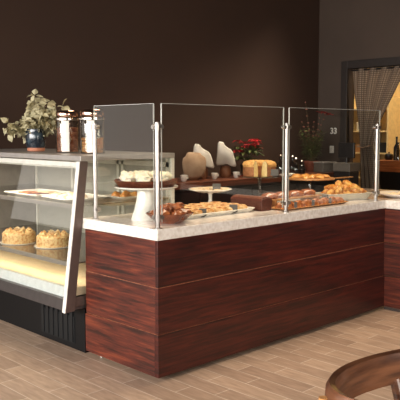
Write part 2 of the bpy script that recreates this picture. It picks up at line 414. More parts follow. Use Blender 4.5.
cb(MB().box(-.012, XC, Y0-.004, Y1, 1.268, 1.302), 'top_panel', M['alu'], smooth=False, bevel=.003)
cb(MB().box(-.004, .05, Y0+.02, Y1, 1.218, 1.260), 'light_housing', M['case_light'], smooth=False)
def slx(z, off=0): return -.128+(z-.365)/(1.266-.365)*.122+off
fr = MB()
fr.prism([(slx(.305)-.012, .297), (slx(.305)+.060, .297), (slx(1.266)+.052, 1.266), (slx(1.266)-.010, 1.266)], Y0-.004, Y0+.026)
ef = cb(fr, 'end_frame', M['alu_side'], smooth=False, bevel=.002)
cb(MB().prism([(slx(.305)-.017, .297), (slx(.305)-.0125, .297), (slx(1.266)-.0105, 1.266), (slx(1.266)-.015, 1.266)], Y0-.006, Y0+.028), 'frame_trim', M['trim'], smooth=False)
cb(MB().box(XC-.03, XC, Y0, Y0+.035, .32, 1.266), 'back_post', M['case_light'], smooth=False, bevel=.002)
cb(MB().prism([(slx(.385)+.06, .385), (XC-.03, .385), (XC-.03, 1.266), (slx(1.266)+.052, 1.266)], Y0+.008, Y0+.014), 'end_glass', M['glass_case'], smooth=False)
cb(MB().prism([(slx(.367), .367), (slx(.367)+.006, .367), (slx(1.23)+.006, 1.23), (slx(1.23), 1.23)], Y0+.03, Y1), 'front_glass', M['glass_case'], smooth=False)
cb(MB().box(XC-.02, XC-.01, Y0+.035, Y1, .27, 1.266), 'sliding_door', M['case_in'], smooth=False)
df = MB()
for yy in (Y0+.03, 1.30, 1.36, 2.0, 2.58): df.box(XC-.035, XC-.02, yy, yy+.028, .46, 1.266)
df.box(XC-.035, XC-.02, Y0+.03, Y1, 1.2, 1.235)
cb(df, 'door_frame', M['case_light'], smooth=False)
cb(MB().box(slx(.6), XC, Y1, Y1+.03, .297, 1.302), 'end_panel', M['alu'], smooth=False)
for zz, xf in ((.972, slx(.98)+.012), (.600, slx(.60)+.012)):
    sh = cb(MB().box(xf+.012, XC-.04, Y0+.02, Y1, zz, zz+.008), 'shelf', M['glass_shelf'] if zz > .8 else M['shelf_dark'], smooth=False)
    o = MB().box(xf, xf+.014, Y0+.02, Y1, zz-.016, zz+.011).build('shelf_edge', M['alu'], sh, smooth=False, loc=(.4, .745, 0)); o.location = (0, 0, 0)
    for yy in (Y0+.1, 1.33, 2.2):
        b2 = MB(); b2.prism([(XC-.04, zz-.004), (XC-.04, zz-.06), (XC-.08, zz-.05), (xf+.1, zz-.004)], yy, yy+.006)
        o = b2.build('bracket', M['case_light'], sh, smooth=False, loc=(.4, .745, 0)); o.location = (0, 0, 0)

# cakes on the lower shelf
def almond_cake(loc, label):
    t = empty('layer_cake', loc, label=label, cat='cake', group=None); t.scale = (1.06, 1.06, 1.22)
    MB().lathe([(.0001, 0), (.134, 0), (.138, .004), (.0001, .005)], seg=32).build('cake_board', M['porcelain'], t)
    cm = MB(); r_ = .118
    prof = [(.0001, .005), (r_, .005), (r_+.002, .02), (r_, .04), (r_+.001, .058), (r_-.006, .068), (r_-.03, .071), (.0001, .072)]
    cm.lathe(prof, seg=64, rf=lambda a, z: 1+.022*noise.noise(Vector((cos(a)*9, sin(a)*9, z*60))))
    cm.build('cake_body', M['almond'], t, angle=60)
    for k in range(10):
        a = 2*pi*k/10
        MB().lathe([(.017, 0), (.018, .006), (.011, .014), (.004, .020), (.0001, .024)], (.082*cos(a), .082*sin(a), .068), 10, rf=lambda q, z: 1+.12*cos(5*q)).build('cream_rosette', M['almond'], t)
    tp = MB()
    for k in range(5):
        a = k*1.3; tp.leaf((.008*cos(a), .008*sin(a), .068), (cos(a)*.6, sin(a)*.6, .8), (0, 0, 1), .045, .03, .3)
    tp.build('center_curl', M['cookie'], t)
    return t
zsl = .6085
almond_cake((.12, 1.78, zsl), 'almond crusted round cake at left on the lower case shelf')
almond_cake((.22, 1.45, zsl), 'almond crusted round cake beside the case frame on lower shelf')

def rect_tray(name, loc, lx, ly, h, m, label, rz=0, cat='tray'):
    """a rounded rectangular dish with a flared rim"""
    mb = MB(); n = 8
    def ring(ax, ay, rr, z):
        pts = []
        for q, (sx, sy) in enumerate(((1, 1), (-1, 1), (-1, -1), (1, -1))):
            for k in range(n):
                a = pi/2*q+pi/2*k/(n-1); pts.append((sx*(ax-rr)+rr*cos(a), sy*(ay-rr)+rr*sin(a), z))
        return pts
    ax, ay = lx/2, ly/2
    lv = [ring(ax-.03, ay-.03, .02, 0), ring(ax-.006, ay-.006, .03, h*.8), ring(ax, ay, .03, h), ring(ax-.004, ay-.004, .03, h+.003), ring(ax-.012, ay-.012, .026, h*.85), ring(ax-.034, ay-.034, .02, .005)]
    N = 4*n; vs = [p_ for l in lv for p_ in l]
    fs = [(j*N+i, j*N+(i+1) % N, (j+1)*N+(i+1) % N, (j+1)*N+i) for j in range(5) for i in range(N)]
    fs += [tuple(reversed(range(N))), tuple(range(5*N, 6*N))]
    o = mb.add(vs, fs).build(name, m, None); o.location = loc; o.rotation_euler.z = rz
    return tag(o, label, cat)

# pastry meshes -----------------------------------------------------------
def croissant_mb(L=.05, r=.024, n=7):
    mb = MB(); pts = []; rs = []; N = 42
    for i in range(N+1):
        t = i/N; a = (t-.5)*2*R(88); e = abs(t-.5)*2
        pts.append((sin(a)*L, -cos(a)*L*.75+L*.5, r*.8-.006*e))
        seg = ((1-e)*n/1.5) % 1.0
        rs.append(max(.002, r*(1-e**1.6)**.75*(.72+.42*seg)))
    return mb.tube(pts, rs, 12)
def roll_mb(lx=.06, ly=.032, h=.03, seed=0):
    mb = MB().blob((0, 0, h*.35), (lx, ly, h), seed, .10, 1.6, 20, 12, flat=-h*.35)
    return mb
def first(mb, name, m, loc, rot, label, cat, group, scale=None):
    o = mb.build(name, m, None); o.location = loc; o.rotation_euler = rot
    if scale: o.scale = scale
    return tag(o, label, cat, group)

# trays in the case (upper shelf)
zu = .980
rect_tray('pastry_tray', (.20, 1.62, zu), .34, .46, .022, M['porcelain'], 'white rectangular tray at left on the upper case shelf', rz=R(2))
rect_tray('pastry_tray', (.20, 1.13, zu), .36, .36, .022, M['porcelain'], 'white rectangular tray behind the slanted frame on upper case shelf', rz=R(-3))
lb = ['flat brown slice lying on the left upper tray in the case', 'flat tan slice on the right of the left upper tray', 'flat pale slice at the back of the left upper tray']
for k, (x, y, m_) in enumerate(((.16, 1.70, 'bun'), (.15, 1.52, 'choc_loaf'), (.27, 1.60, 'cookie'))):
    o = MB().box(-.05, .05, -.06, .06, 0, .018).build('pastry_slice', M[m_], None, smooth=False, bevel=.006); o.location = (x, y, zu+.0055); o.rotation_euler.z = .1*k
    tag(o, lb[k], 'pastry')
c0 = first(roll_mb(.05, .04, .03, 4), 'cream_bun', M['cookie'], (.10, 1.22, zu+.006), (0, 0, 0), 'pale cream bun in the row on the upper case tray', 'pastry', 'cream buns in the case')
for k, (x, y) in enumerate(((.10, 1.12), (.10, 1.02), (.22, 1.20), (.22, 1.09))): dup(c0, (x, y, zu+.006), (0, 0, k))
rect_tray('pastry_tray', (.52, .94, zu), .30, .26, .022, M['porcelain'], 'white tray of glazed rolls at the glass end of the case', rz=0)
c0 = first(roll_mb(.04, .032, .03, 2), 'glazed_roll', M['golden'], (.47, 1.0, zu+.006), (0, 0, 0), 'small golden glazed roll heaped at the end of the display case', 'pastry', 'glazed rolls at the end of the case')
for k, (x, y) in enumerate(((.56, 1.0), (.47, .91), (.56, .91))): dup(c0, (x, y, zu+.006), (0, 0, k*1.1))

# ------------------------------------------------------------------ things on top of the case
ZC = 1.302
vs_ = empty('vase', (.30, 1.80, ZC), label='small dark blue glazed vase with bare terracotta foot on display case', cat='vase')
MB().lathe([(.0001, 0), (.050, 0), (.060, .006), (.062, .028)], seg=28).build('foot', M['terracotta'], vs_)
MB().lathe([(.062, .028), (.068, .05), (.072, .10), (.070, .14), (.062, .165), (.064, .172), (.058, .172), (.056, .165), (.064, .14), (.064, .05), (.0001, .04)], seg=28, rf=lambda a, z: 1+.02*sin(3*a)).build('body', M['vase'], vs_)
bq = empty('dried_leaf_bouquet', (.30, 1.80, ZC+.05), label='bouquet of dried olive cream leaves standing in the dark vase', cat='dried plant')
vs_.scale = (1.1, 1.1, 1.02)
st = MB(); lf = MB(); rnd = random.Random(3)
cr_ = Vector((.7205, -.6934, 0)); cf_ = Vector((.6934, .7205, 0))
br_ = [(-.02, .32, .26), (.0, .40, .28), (.05, .32, .3), (.12, .28, .24), (.18, .24, .2), (-.11, .22, .2), (-.18, .14, .16), (-.06, .30, .2), (.09, .22, -.1), (-.07, .20, -.14), (.02, .34, -.05), (.14, .32, .02), (-.22, .09, .1), (.07, .36, .1), (-.05, .18, .0), (.02, .22, .1), (.10, .16, .0), (.185, .33, .0), (-.24, .14, .12), (-.20, .19, .0), (.16, .20, .1), (-.02, .42, .1), (-.03, .36, -.05), (.05, .26, -.12), (-.01, .14, -.1)]
for sx, sz, sd in br_:
    p0 = Vector((0, 0, .0)); p1 = Vector((0, 0, .13))+cr_*sx*.25; p2 = cr_*(sx*1.0+.01)+cf_*sd*.28+Vector((0, 0, sz*.86))
    pts = []
    for i in range(9):
        t = i/8; q = p0*(1-t)**2+p1*2*t*(1-t)+p2*t*t; pts.append(q)
    st.tube(pts, [.0026*(1-.6*i/8) for i in range(9)], 5)
    for i in range(4, 9):
        for s_ in (0, 1, 2, 3):
            if rnd.random() < .12: continue
            dr = Vector((rnd.uniform(-1, 1), rnd.uniform(-1, 1), rnd.uniform(-.9, .7)))
            lf.leaf(pts[i]+dr*.006, dr, Vector((rnd.uniform(-1, 1), rnd.uniform(-1, 1), rnd.uniform(-.3, 1))), rnd.uniform(.048, .070), rnd.uniform(.034, .050), rnd.uniform(0, .4))
# low drooping leaves beside the vase
for k, (a, b_) in enumerate(((-.075, .10), (-.09, .07), (-.06, .05), (-.085, .035))):
    lf.leaf(cr_*(a+.02)+Vector((0, 0, b_+.02)), -cr_*.5+Vector((0, 0, -.9 if k % 2 else .7)), -cf_, .055, .03, .2)
st.tube([(0, 0, .12), cr_*-.05+Vector((0, 0, .14)), cr_*-.085+Vector((0, 0, .09)), cr_*-.08+Vector((0, 0, .03))], .002, 5)
bq.scale = (1.1, 1.1, 1.06); st.build('stem', M['stem_dry'], bq); lf.build('leaves', M['leaf_dry'], bq, smooth=False, kind='stuff')

def jar(loc, label, kind):
    t = empty('storage_jar', loc, label=label, cat='jar'); h = .264; r_ = .085
    MB().lathe([(.0001, 0), (r_-.004, 0), (r_, .005), (r_, h-.02), (r_-.008, h-.002), (r_-.011, h-.002), (r_-.004, h-.02), (r_-.004, .006), (.0001, .005)], seg=40).build('glass_body', M['glass_jar'], t)
    MB().lathe([(.0001, h-.004), (r_-.006, h-.004), (r_-.004, h+.004), (r_-.004, h+.034), (r_-.010, h+.042), (.03, h+.046), (.0001, h+.046)], seg=40).build('lid', M['copper'], t)
    MB().lathe([(r_+.0005, h-.028), (r_+.0025, h-.026), (r_+.0025, h-.014), (r_-.002, h-.010)], seg=40, cap=False).build('collar', M['chrome'], t)
    c = MB(); rn = random.Random(5)
    if kind == 'nuts':
        for z in [k*.016 for k in range(11)]:
            for k in range(18):
                a = 2*pi*k/18+z*40+rn.uniform(-.1, .1); rr = r_-.016
                c.blob((rr*cos(a), rr*sin(a), .014+z), (.0095, .0095, .008), k, .2, 1, 6, 4)
        c.lathe([(.0001, .007), (r_-.018, .007), (r_-.018, .185), (.0001, .19)], seg=16)
        c.build('nuts', M['nuts'], t, kind='stuff')
    else:
        for z in [k*.020 for k in range(5)]:
            for k in range(9):
                a = 2*pi*k/9+z*30+rn.uniform(-.2, .2); rr = r_-.024
                c.blob((rr*cos(a), rr*sin(a), .02+z+rn.uniform(-.004, .004)), (.017, .017, .011), k, .2, 1, 8, 5)
        c.lathe([(.0001, .007), (r_-.03, .007), (r_-.03, .10), (.0001, .11)], seg=16)
        c.build('biscuits', M['biscuit'], t, kind='stuff')
    # bright window reflection on the glass, painted as a white strip
    a0 = R(207); MB().lathe([(r_+.0008, .01), (r_+.0008, .232)], seg=10, a0=a0, a1=a0+R(38), cap=False).build('glint_strip', M['off_white'], t)
    return t
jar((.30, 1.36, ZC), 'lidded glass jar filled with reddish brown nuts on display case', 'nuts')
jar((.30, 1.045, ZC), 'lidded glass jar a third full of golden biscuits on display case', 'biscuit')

# ------------------------------------------------------------------ on the counter, left end
ZK = .9
cs1 = empty('cake_stand', (.265, .42, ZK), label='tall white porcelain cake stand on the counter corner', cat='cake stand')
MB().lathe([(.0001, 0), (.095, 0), (.097, .004), (.078, .06), (.063, .12), (.055, .19), (.06, .196), (.0001, .196)], seg=40).build('pedestal', M['porcelain'], cs1)
MB().lathe([(.0001, .196), (.19, .199), (.203, .204), (.206, .213), (.200, .213), (.19, .206), (.0001, .205)], seg=56).build('plate', M['porcelain'], cs1)
tt = empty('cream_tart', (.265, .42, ZK+.2055), label='dark crusted tart piled with white cream swirls on white stand', cat='tart')
MB().lathe([(.0001, 0), (.165, 0), (.175, .004), (.200, .040), (.203, .046), (.197, .048), (.185, .044), (.0001, .040)], seg=72, rf=lambda a, z: 1+(.014*cos(26*a) if z > .003 else 0)).build('crust', M['choc'], tt)
rn = random.Random(11); k = 0
for (rr, n_) in ((.125, 7), (.045, 3)):
    for i in range(n_):
        a = 2*pi*i/n_+.3; sz = rn.uniform(.046, .058)
        mb = MB(); mb.blob((rr*cos(a), rr*sin(a), .058), (sz, sz, .036), i+n_, .20, 2.6, 22, 14)
        for q in range(7):
            b_ = rn.uniform(0, 6.28); mb.blob((rr*cos(a)+cos(b_)*sz*.55, rr*sin(a)+sin(b_)*sz*.55, .072+rn.uniform(-.006, .012)), (.024, .022, .015), q+i, .3, 2, 12, 8)
        mb.build('cream_swirl', M['cream'], tt)

bw = empty('fluted_bowl', (.255, .185, ZK), label='wavy edged glazed brown bowl near counter corner', cat='bowl')
MB().lathe([(.0001, 0), (.075, 0), (.082, .006), (.12, .038), (.145, .062), (.141, .064), (.115, .044), (.075, .012), (.0001, .010)], seg=72, rf=lambda a, z: 1+(.05*cos(7*a)+.03*noise.noise(Vector((cos(a)*3, sin(a)*3, 0))))*min(1, z*22)).build('bowl_body', M['bowl_brown'], bw)
c0 = first(MB().blob((0, 0, .028), (.047, .038, .030), 3, .22, 2.2, 20, 12), 'glazed_pastry', M['ginger'], (.255, .185, ZK+.012), (0, 0, 0), 'knobbly glazed brown pastry heaped in the wavy brown bowl', 'pastry', 'glazed pastries in the brown bowl')
for k, (x, y, z) in enumerate(((.33, .19, .03), (.285, .245, .03), (.21, .235, .03), (.19, .165, .035), (.25, .11, .03), (.315, .13, .034), (.275, .20, .062), (.225, .175, .062), (.31, .165, .064))):
    dup(c0, (x, y, ZK+z), (rn.uniform(-.3, .3), rn.uniform(-.3, .3), k*1.1))

# white tray of danish in the middle
rect_tray('serving_tray', (.715, .385, ZK), .70, .40, .028, M['porcelain'], 'large white rectangular tray of danish pastries on the counter')
def danish(loc, rz):
    t = empty('danish_pastry', loc, rz, label='round golden danish with glossy filling on the large white tray', cat='pastry', group='danish pastries on the white tray')
    MB().lathe([(.0001, 0), (.040, 0), (.049, .014), (.049, .032), (.038, .046), (.024, .036), (.0001, .034)], seg=28, rf=lambda a, z: 1+.07*sin(5*a+z*120)).build('dough', M['danish'], t)
    MB().blob((0, 0, .037), (.024, .024, .010), 1, .1, 1, 12, 6).build('filling', M['filling'], t)
    return t
d0 = None
for iy, y in enumerate((.255, .345, .435, .515)):
    for ix in range(6):
        x = .445+ix*.105+(.02 if iy % 2 else 0); p_ = (x, y, ZK+.0056)
        if d0 is None: d0 = danish(p_, 0)
        else: dup(d0, p_, (0, 0, rn.uniform(0, 6)))
d0.rotation_euler.z = 1
def card(loc, rz, label, w=.048, h=.055, tilt=0):
    t = empty('price_card', loc, rz, label=label, cat='card')
    mt = Matrix.Rotation(R(-8), 4, 'X')
    MB().box(-w/2, w/2, -.0012, .0012, .006, h, mt).build('card_face', M['card'], t, smooth=False)
    MB().box(-.014, .014, -.010, .010, 0, .007).build('card_clip', M['card_dark'], t, smooth=False)
    return t
CR = R(-44)
card((.56, .205, ZK+.0056), CR, 'small grey price card at left front of the white tray')
card((.85, .205, ZK+.0056), CR, 'small grey price card at right front of the white tray', w=.055, h=.06)

# low pedestal plate of cookies
pt = empty('pedestal_plate', (1.08, .66, ZK), label='low cream pedestal plate holding cookies behind white tray', cat='cake stand')
MB().lathe([(.0001, 0), (.06, 0), (.062, .004), (.02, .02), (.013, .05), (.014, .09), (.03, .105), (.0001, .106)], seg=32).build('pedestal', M['porcelain'], pt)
MB().lathe([(.0001, .106), (.10, .108), (.155, .124), (.165, .130), (.160, .133), (.10, .116), (.0001, .114)], seg=48).build('plate', M['porcelain'], pt)
c0 = first(MB().lathe([(.0001, 0), (.026, 0), (.030, .006), (.026, .013), (.0001, .016)], seg=18, rf=lambda a, z: 1+.06*sin(4*a)), 'cookie', M['cookie'], (1.08, .66, ZK+.1145), (0, 0, 0), 'pale round cookie lying on the cream pedestal plate', 'cookie', 'cookies on the pedestal plate')
for k in range(6):
    a = k*pi/3; dup(c0, (1.08+.062*cos(a), .66+.062*sin(a), ZK+.1145), (0, 0, k))
for k in range(3):
    a = k*2.09+.4; dup(c0, (1.08+.032*cos(a), .66+.032*sin(a), ZK+.130), (0, .05, k))
for k in range(9):
    a = k*2*pi/9+.2; dup(c0, (1.08+.118*cos(a), .66+.118*sin(a), ZK+.122), (.0, 0, k))
card((1.045, .56, ZK+.1225), CR, 'small grey price card standing on the cream pedestal plate', w=.06, h=.055)

# chocolate loaf
lo = empty('chocolate_loaf', (1.155, .32, ZK), R(0), label='dark chocolate loaf cake beside the white tray', cat='cake')
mb = MB(); mb.prism([(-.052, 0), (.052, 0), (.060, .07), (.05, .085), (.0, .093), (-.05, .085), (-.060, .07)], -.15, .15); mb.build('loaf_body', M['choc_loaf'], lo, bevel=.006)
mb = MB(); mb.prism([(-.052, .084), (.0, .093), (.052, .084), (.04, .094), (.0, .100), (-.04, .094)], -.143, .143); mb.build('cracked_top', M['choc_top'], lo, bevel=.003)

# glass stand with ring cake
gs = empty('glass_cake_stand', (1.54, .58, ZK), label='clear glass pedestal stand carrying the cut crumb cake', cat='cake stand')
MB().lathe([(.0001, 0), (.07, 0), (.074, .004), (.03, .018), (.014, .04), (.018, .08), (.013, .12), (.015, .185), (.03, .200), (.0001, .201)], seg=32).build('pedestal', M['bottle_glass'], gs)
MB().lathe([(.0001, .201), (.165, .203), (.172, .207), (.172, .212), (.0001, .211)], seg=48).build('plate', M['glass_shelf'], gs)
rc = empty('ring_cake', (1.54, .58, ZK+.2125), label='brown crumb ring cake with wedge cut out on glass stand', cat='cake')
aw = math.atan2(-.72, -.69)   # toward the viewer
a0 = aw+R(22); a1 = aw+R(335)
prof = [(.035, 0), (.125, 0), (.130, .02), (.126, .070), (.045, .070), (.035, .04), (.035, 0)]
MB().lathe(prof, seg=54, a0=a0, a1=a1, cap=False, rf=lambda a, z: 1+.015*sin(9*a)).build('cake_body', M['cakeside'], rc)
top = [(.04, .070), (.130, .070), (.132, .088), (.120, .106), (.09, .118), (.055, .104), (.04, .070)]
MB().lathe(top, seg=54, a0=a0, a1=a1, cap=False, rf=lambda a, z: 1+.09*noise.noise(Vector((cos(a)*9, sin(a)*9, z*40)))).build('crumb_top', M['crumb'], rc)
full = [(.035, 0), (.125, 0), (.130, .02), (.126, .070), (.128, .088), (.118, .106), (.09, .117), (.055, .104), (.035, .04)]
cf = MB()
for a in (a0-.004, a1+.004): cf.add([(r_*cos(a), r_*sin(a), z) for r_, z in full], [tuple(range(len(full)))])
cf.build('cut_face', M['cakecut'], rc, smooth=False)
card((1.542, .432, ZK+.2125), CR, 'grey card in front of the cut crumb cake', w=.065, h=.055)

# row of browned rolls along the glass
tl = rect_tray('long_tray', (1.615, .14, ZK), .78, .17, .014, M['board_wood'], 'long narrow wooden tray of browned rolls just behind the glass')
c0 = None
for row, (y, z, sc_) in enumerate(((.112, .0055, 1), (.172, .0055, 1))):
    for k in range(7):
        p_ = (1.30+k*.105, y, ZK+z)
        if c0 is None: c0 = first(roll_mb(.047, .030, .032, 6), 'browned_roll', M['bun'], p_, (0, 0, 0), 'browned oval roll in the row behind front glass', 'bread roll', 'browned rolls in the long tray')
        else: dup(c0, p_, (0, 0, rn.uniform(-.2, .2)))
for k, (x, w_) in enumerate(((1.36, .022), (1.565, .022), (1.775, .022))):
    card((x, .078, ZK+.0060), CR, ('narrow dark tag left in the row of browned rolls', 'narrow dark tag amid the row of browned rolls', 'narrow dark tag right in the row of browned rolls')[k], w=w_, h=.05)

# second row of loaves behind on low rack
rk = empty('wire_rack', (1.75, .37, ZK), label='low wooden riser with long brown loaves behind the rolls', cat='rack')
MB().box(-.40, .20, -.09, .09, .045, .055).build('riser_top', M['board_wood'], rk, smooth=False, bevel=.002)
for sx in (-.36, .16): MB().box(sx-.012, sx+.012, -.085, .085, 0, .045).build('leg', M['board_wood'], rk, smooth=False)
c0 = None
for k in range(4):
    p_ = (1.42+k*.152, .37, ZK+.0555)
    if c0 is None: c0 = first(roll_mb(.072, .058, .036, 8), 'brown_loaf', M['ginger'], p_, (0, 0, 0), 'squat brown loaf on the low riser behind the rolls', 'bread', 'brown loaves on the riser')
    else: dup(c0, p_, (0, 0, rn.uniform(-.3, .3)))

# raised board with flat pastries
bs = empty('pastry_pedestal', (2.21, .60, ZK), label='round wooden board on a glass pedestal holding flat golden pastries', cat='cake stand')
MB().lathe([(.0001, 0), (.07, 0), (.074, .004), (.03, .018), (.013, .05), (.014, .13), (.03, .148), (.0001, .15)], seg=32).build('pedestal', M['bottle_glass'], bs)
MB().lathe([(.0001, .15), (.205, .15), (.21, .156), (.205, .163), (.0001, .163)], seg=48).box(.17, .42, -.15, -.12, .152, .160).build('board', M['board_wood'], bs, smooth=False)
c0 = None
for k in range(10):
    rr, a = ((.12, k*2*pi/7) if k < 7 else (.04, k*2.09)); p_ = (2.21+rr*cos(a), .60+rr*sin(a), ZK+.1635)
    if c0 is None: c0 = first(roll_mb(.052, .034, .020, 9), 'flat_pastry', M['golden'], p_, (0, 0, 0), 'flat golden pastry on the raised round wooden board', 'pastry', 'flat pastries on the raised board')
    else: dup(c0, p_, (0, 0, a))

# croissant platter
rect_tray('croissant_platter', (2.215, .265, ZK), .42, .23, .055, M['porcelain_grey'], 'deep grey dish heaped with croissants beside the last post', rz=R(-20), cat='dish')
c0 = None; rn = random.Random(2); cr2 = Vector((cos(R(-20)), sin(R(-20)), 0)); cf2 = Vector((-cr2.y, cr2.x, 0))
lay = []
for z, n_, w_, d_ in ((.012, 4, .12, .045), (.046, 5, .14, .045), (.080, 4, .10, .03), (.108, 2, .035, .0)):
    for i in range(n_):
        for s_ in ((-1, 1) if d_ else (0,)):
            lay.append((-w_+2*w_*i/(n_-1), s_*d_, z))
for k, (u_, v_, z) in enumerate(lay):
    q = Vector((2.215, .265, ZK))+cr2*u_+cf2*v_+Vector((0, 0, z))
    rot = (rn.uniform(-.35, .35), rn.uniform(-.35, .35), rn.uniform(0, 6.28))
    if c0 is None: c0 = first(croissant_mb(.050, .027), 'croissant', M['croissant'], q, rot, 'golden croissant heaped in the deep grey dish', 'croissant', 'croissants in the grey dish')
    else: dup(c0, q, rot)
card((1.93, .235, ZK), CR, 'grey card standing left of the croissant dish', w=.05, h=.06)

# plate on the return counter
pr = tag(MB().lathe([(.0001, 0), (.11, 0), (.12, .004), (.20, .030), (.205, .036), (.198, .036), (.12, .012), (.0001, .010)], seg=48).build('serving_plate', M['porcelain']), 'wide white plate at the right edge on the return counter', 'plate')
pr.location = (2.74, .055, ZK)
c0 = first(roll_mb(.06, .045, .022, 12), 'flat_bread', M['cookie'], (2.68, .08, ZK+.0125), (0, 0, 0), 'pale flat bread lying on the wide white plate at right', 'bread', 'flat breads on the plate at right')
dup(c0, (2.79, .06, ZK+.0125), (0, 0, 1)); dup(c0, (2.72, -.02, ZK+.0125), (0, 0, 2))

# ------------------------------------------------------------------ back counter and what stands on it
ZBk = .91
bc = empty('back_counter', (3, 2.4, 0), label='dark back bar with brown wooden top along the rear wall', cat='counter')
def bb(mb, n, m, **k):
    o = mb.build(n, m, bc, loc=(3, 2.4, 0), **k); o.location = (0, 0, 0); return o
bb(MB().box(.95, 5.25, 2.36, 3.034, .845, ZBk), 'worktop', M['bar_wood'], smooth=False, bevel=.003)
bb(MB().box(.98, 5.23, 2.46, 3.034, 0, .845), 'cabinet', M['bar_front'], smooth=False)
for k in range(5): bb(MB().box(1.02+k*.84, 1.02+k*.84+.80, 2.44, 2.46, .12, .80), 'door', M['bar_front'], smooth=False, bevel=.004)
MB_ = MB()

def draped(loc, rz, label, mc, w, h, d, lean, kind):
    """brown jug under a stiff hanging cloth"""
    t = empty('draped_jug', loc, rz, label=label, cat='jug')
    MB().lathe([(.0001, 0), (w*.34, 0), (w*.38, .01), (w*.44, h*.3), (w*.40, h*.6), (w*.3, h*.75), (.0001, h*.76)], seg=28).build('jug_body', M['jug_brown'], t)
    for _ in range(1):   # soften the outline
        kind = [q for a, b_ in zip(kind, kind[1:]+kind[:1]) for q in ((a[0]*.78+b_[0]*.22, a[1]*.78+b_[1]*.22), (a[0]*.22+b_[0]*.78, a[1]*.22+b_[1]*.78))]
    mb = MB()
    lv = [(-.5, .86), (-.42, .95), (-.2, 1), (.2, 1), (.42, .95), (.5, .86)]; n = len(kind)
    cx = sum(q[0] for q in kind)/n; cz = sum(q[1] for q in kind)/n
    vs = [(cx+(x-cx)*k_, y_*d, cz+(z-cz)*k_) for y_, k_ in lv for x, z in kind]
    mb.add(vs, [(j*n+i, j*n+(i+1) % n, (j+1)*n+(i+1) % n, (j+1)*n+i) for j in range(5) for i in range(n)]+[tuple(reversed(range(n))), tuple(range(5*n, 6*n))])
    mb.build('cloth_cover', M[mc], t, angle=60)
    return t
VX = R(-44)
sackp = [(-.095, .02), (-.13, .10), (-.135, .235), (-.095, .265), (-.08, .31), (.06, .305), (.085, .275), (.135, .24), (.13, .10), (.085, .02)]
draped((2.81, 2.66, ZBk), VX, 'tan cloth covered jug with rounded shoulders on the back bar', 'cloth_tan', .16, .10, .20, 0, sackp)
hood = [(-.10, .13), (-.085, .26), (-.075, .40), (-.02, .39), (-.005, .35), (.07, .30), (.095, .21), (.115, .115), (.05, .125), (.02, .15), (-.05, .135)]
draped((3.03, 2.76, ZBk), VX, 'white cloth draped jug partly behind the tan one', 'cloth_white', .16, .18, .17, 0, [(x*1.25, z*1.0) for x, z in hood])
draped((3.37, 2.72, ZBk), VX, 'white cloth draped jug between the middle one and red plant', 'cloth_white', .16, .18, .17, 0, [(x*1.15, z*1.06) for x, z in hood])
def cup(loc, label):
    t = empty('espresso_cup', loc, 0, label=label, cat='cup')
    MB().lathe([(.0001, 0), (.022, 0), (.034, .02), (.040, .05), (.041, .07), (.037, .07), (.034, .03), (.0001, .01)], seg=24).build('bowl', M['porcelain'], t)
    MB().tube([(.036, 0, .058), (.058, 0, .055), (.06, 0, .035), (.034, 0, .022)], .005, 8).build('handle', M['porcelain'], t)
cup((2.56, 2.56, ZBk), 'white cup left of the tan cloth covered jug')
cup((3.05, 2.58, ZBk), 'white cup before the middle draped jug')
cup((3.37, 2.545, ZBk), 'white cup below the rightmost draped jug')

# poinsettia
po = empty('poinsettia', (3.84, 2.82, ZBk), label='bright red leafed poinsettia plant on the back bar', cat='plant')
MB().lathe([(.0001, 0), (.05, 0), (.07, .11), (.074, .13), (.066, .13), (.06, .11), (.0001, .11)], seg=24).build('pot', M['dark_plastic'], po)
sg = MB(); rl = MB(); gl_ = MB(); rn = random.Random(8)
for k in range(17):
    a = rn.uniform(0, 6.28); rr = rn.uniform(.02, .16); tip = Vector((rr*cos(a)*1.3, rr*sin(a)*.8, rn.uniform(.27, .44)))
    sg.tube([(0, 0, .1), tip*.5+Vector((0, 0, .08)), tip], .003, 5)
    for j in range(9):
        b_ = 2*pi*j/9+rn.uniform(-.2, .2); rl.leaf(tip, (cos(b_), sin(b_), rn.uniform(-.1, .35)), (0, 0, 1), rn.uniform(.06, .095), .038, .25)
    for j in range(5):
        b_ = 2*pi*j/5; gl_.leaf(tip-Vector((0, 0, .07)), (cos(b_), sin(b_), -.1), (0, 0, 1), .1, .045, .3)
sg.build('stem', M['stem_green'], po); rl.build('red_leaves', M['red_leaf'], po, smooth=False); gl_.build('green_leaves', M['leaf_green'], po, smooth=False)

# tall flowering plant
op = empty('potted_orchid', (5.06, 2.74, ZBk), label='tall wispy flowering plant in terracotta pot on the back bar', cat='plant')
MB().lathe([(.0001, 0), (.075, 0), (.10, .11), (.108, .112), (.108, .14), (.098, .14), (.09, .12), (.0001, .12)], seg=28).build('pot', M['terra_dark'], op)
sg = MB(); rl = MB(); gl_ = MB(); bd = MB(); rn = random.Random(21)
for k in range(60):
    a = rn.uniform(0, 6.28); ln = rn.uniform(.22, .5); d_ = Vector((cos(a)*.28, sin(a)*.28, 1)).normalized()
    p0 = Vector((cos(a)*.03, sin(a)*.03, .12))
    sg.tube([p0, p0+d_*ln*.6, p0+d_*ln+Vector((cos(a), sin(a), 0))*.04], [.004, .003, .001], 5)
    for j in range(9):
        t = .25+.75*j/9; b_ = rn.uniform(0, 6.28)
        gl_.leaf(p0+d_*ln*t, (cos(b_), sin(b_), rn.uniform(-.2, 1)), (0, 0, 1), rn.uniform(.06, .11), .022, .3)
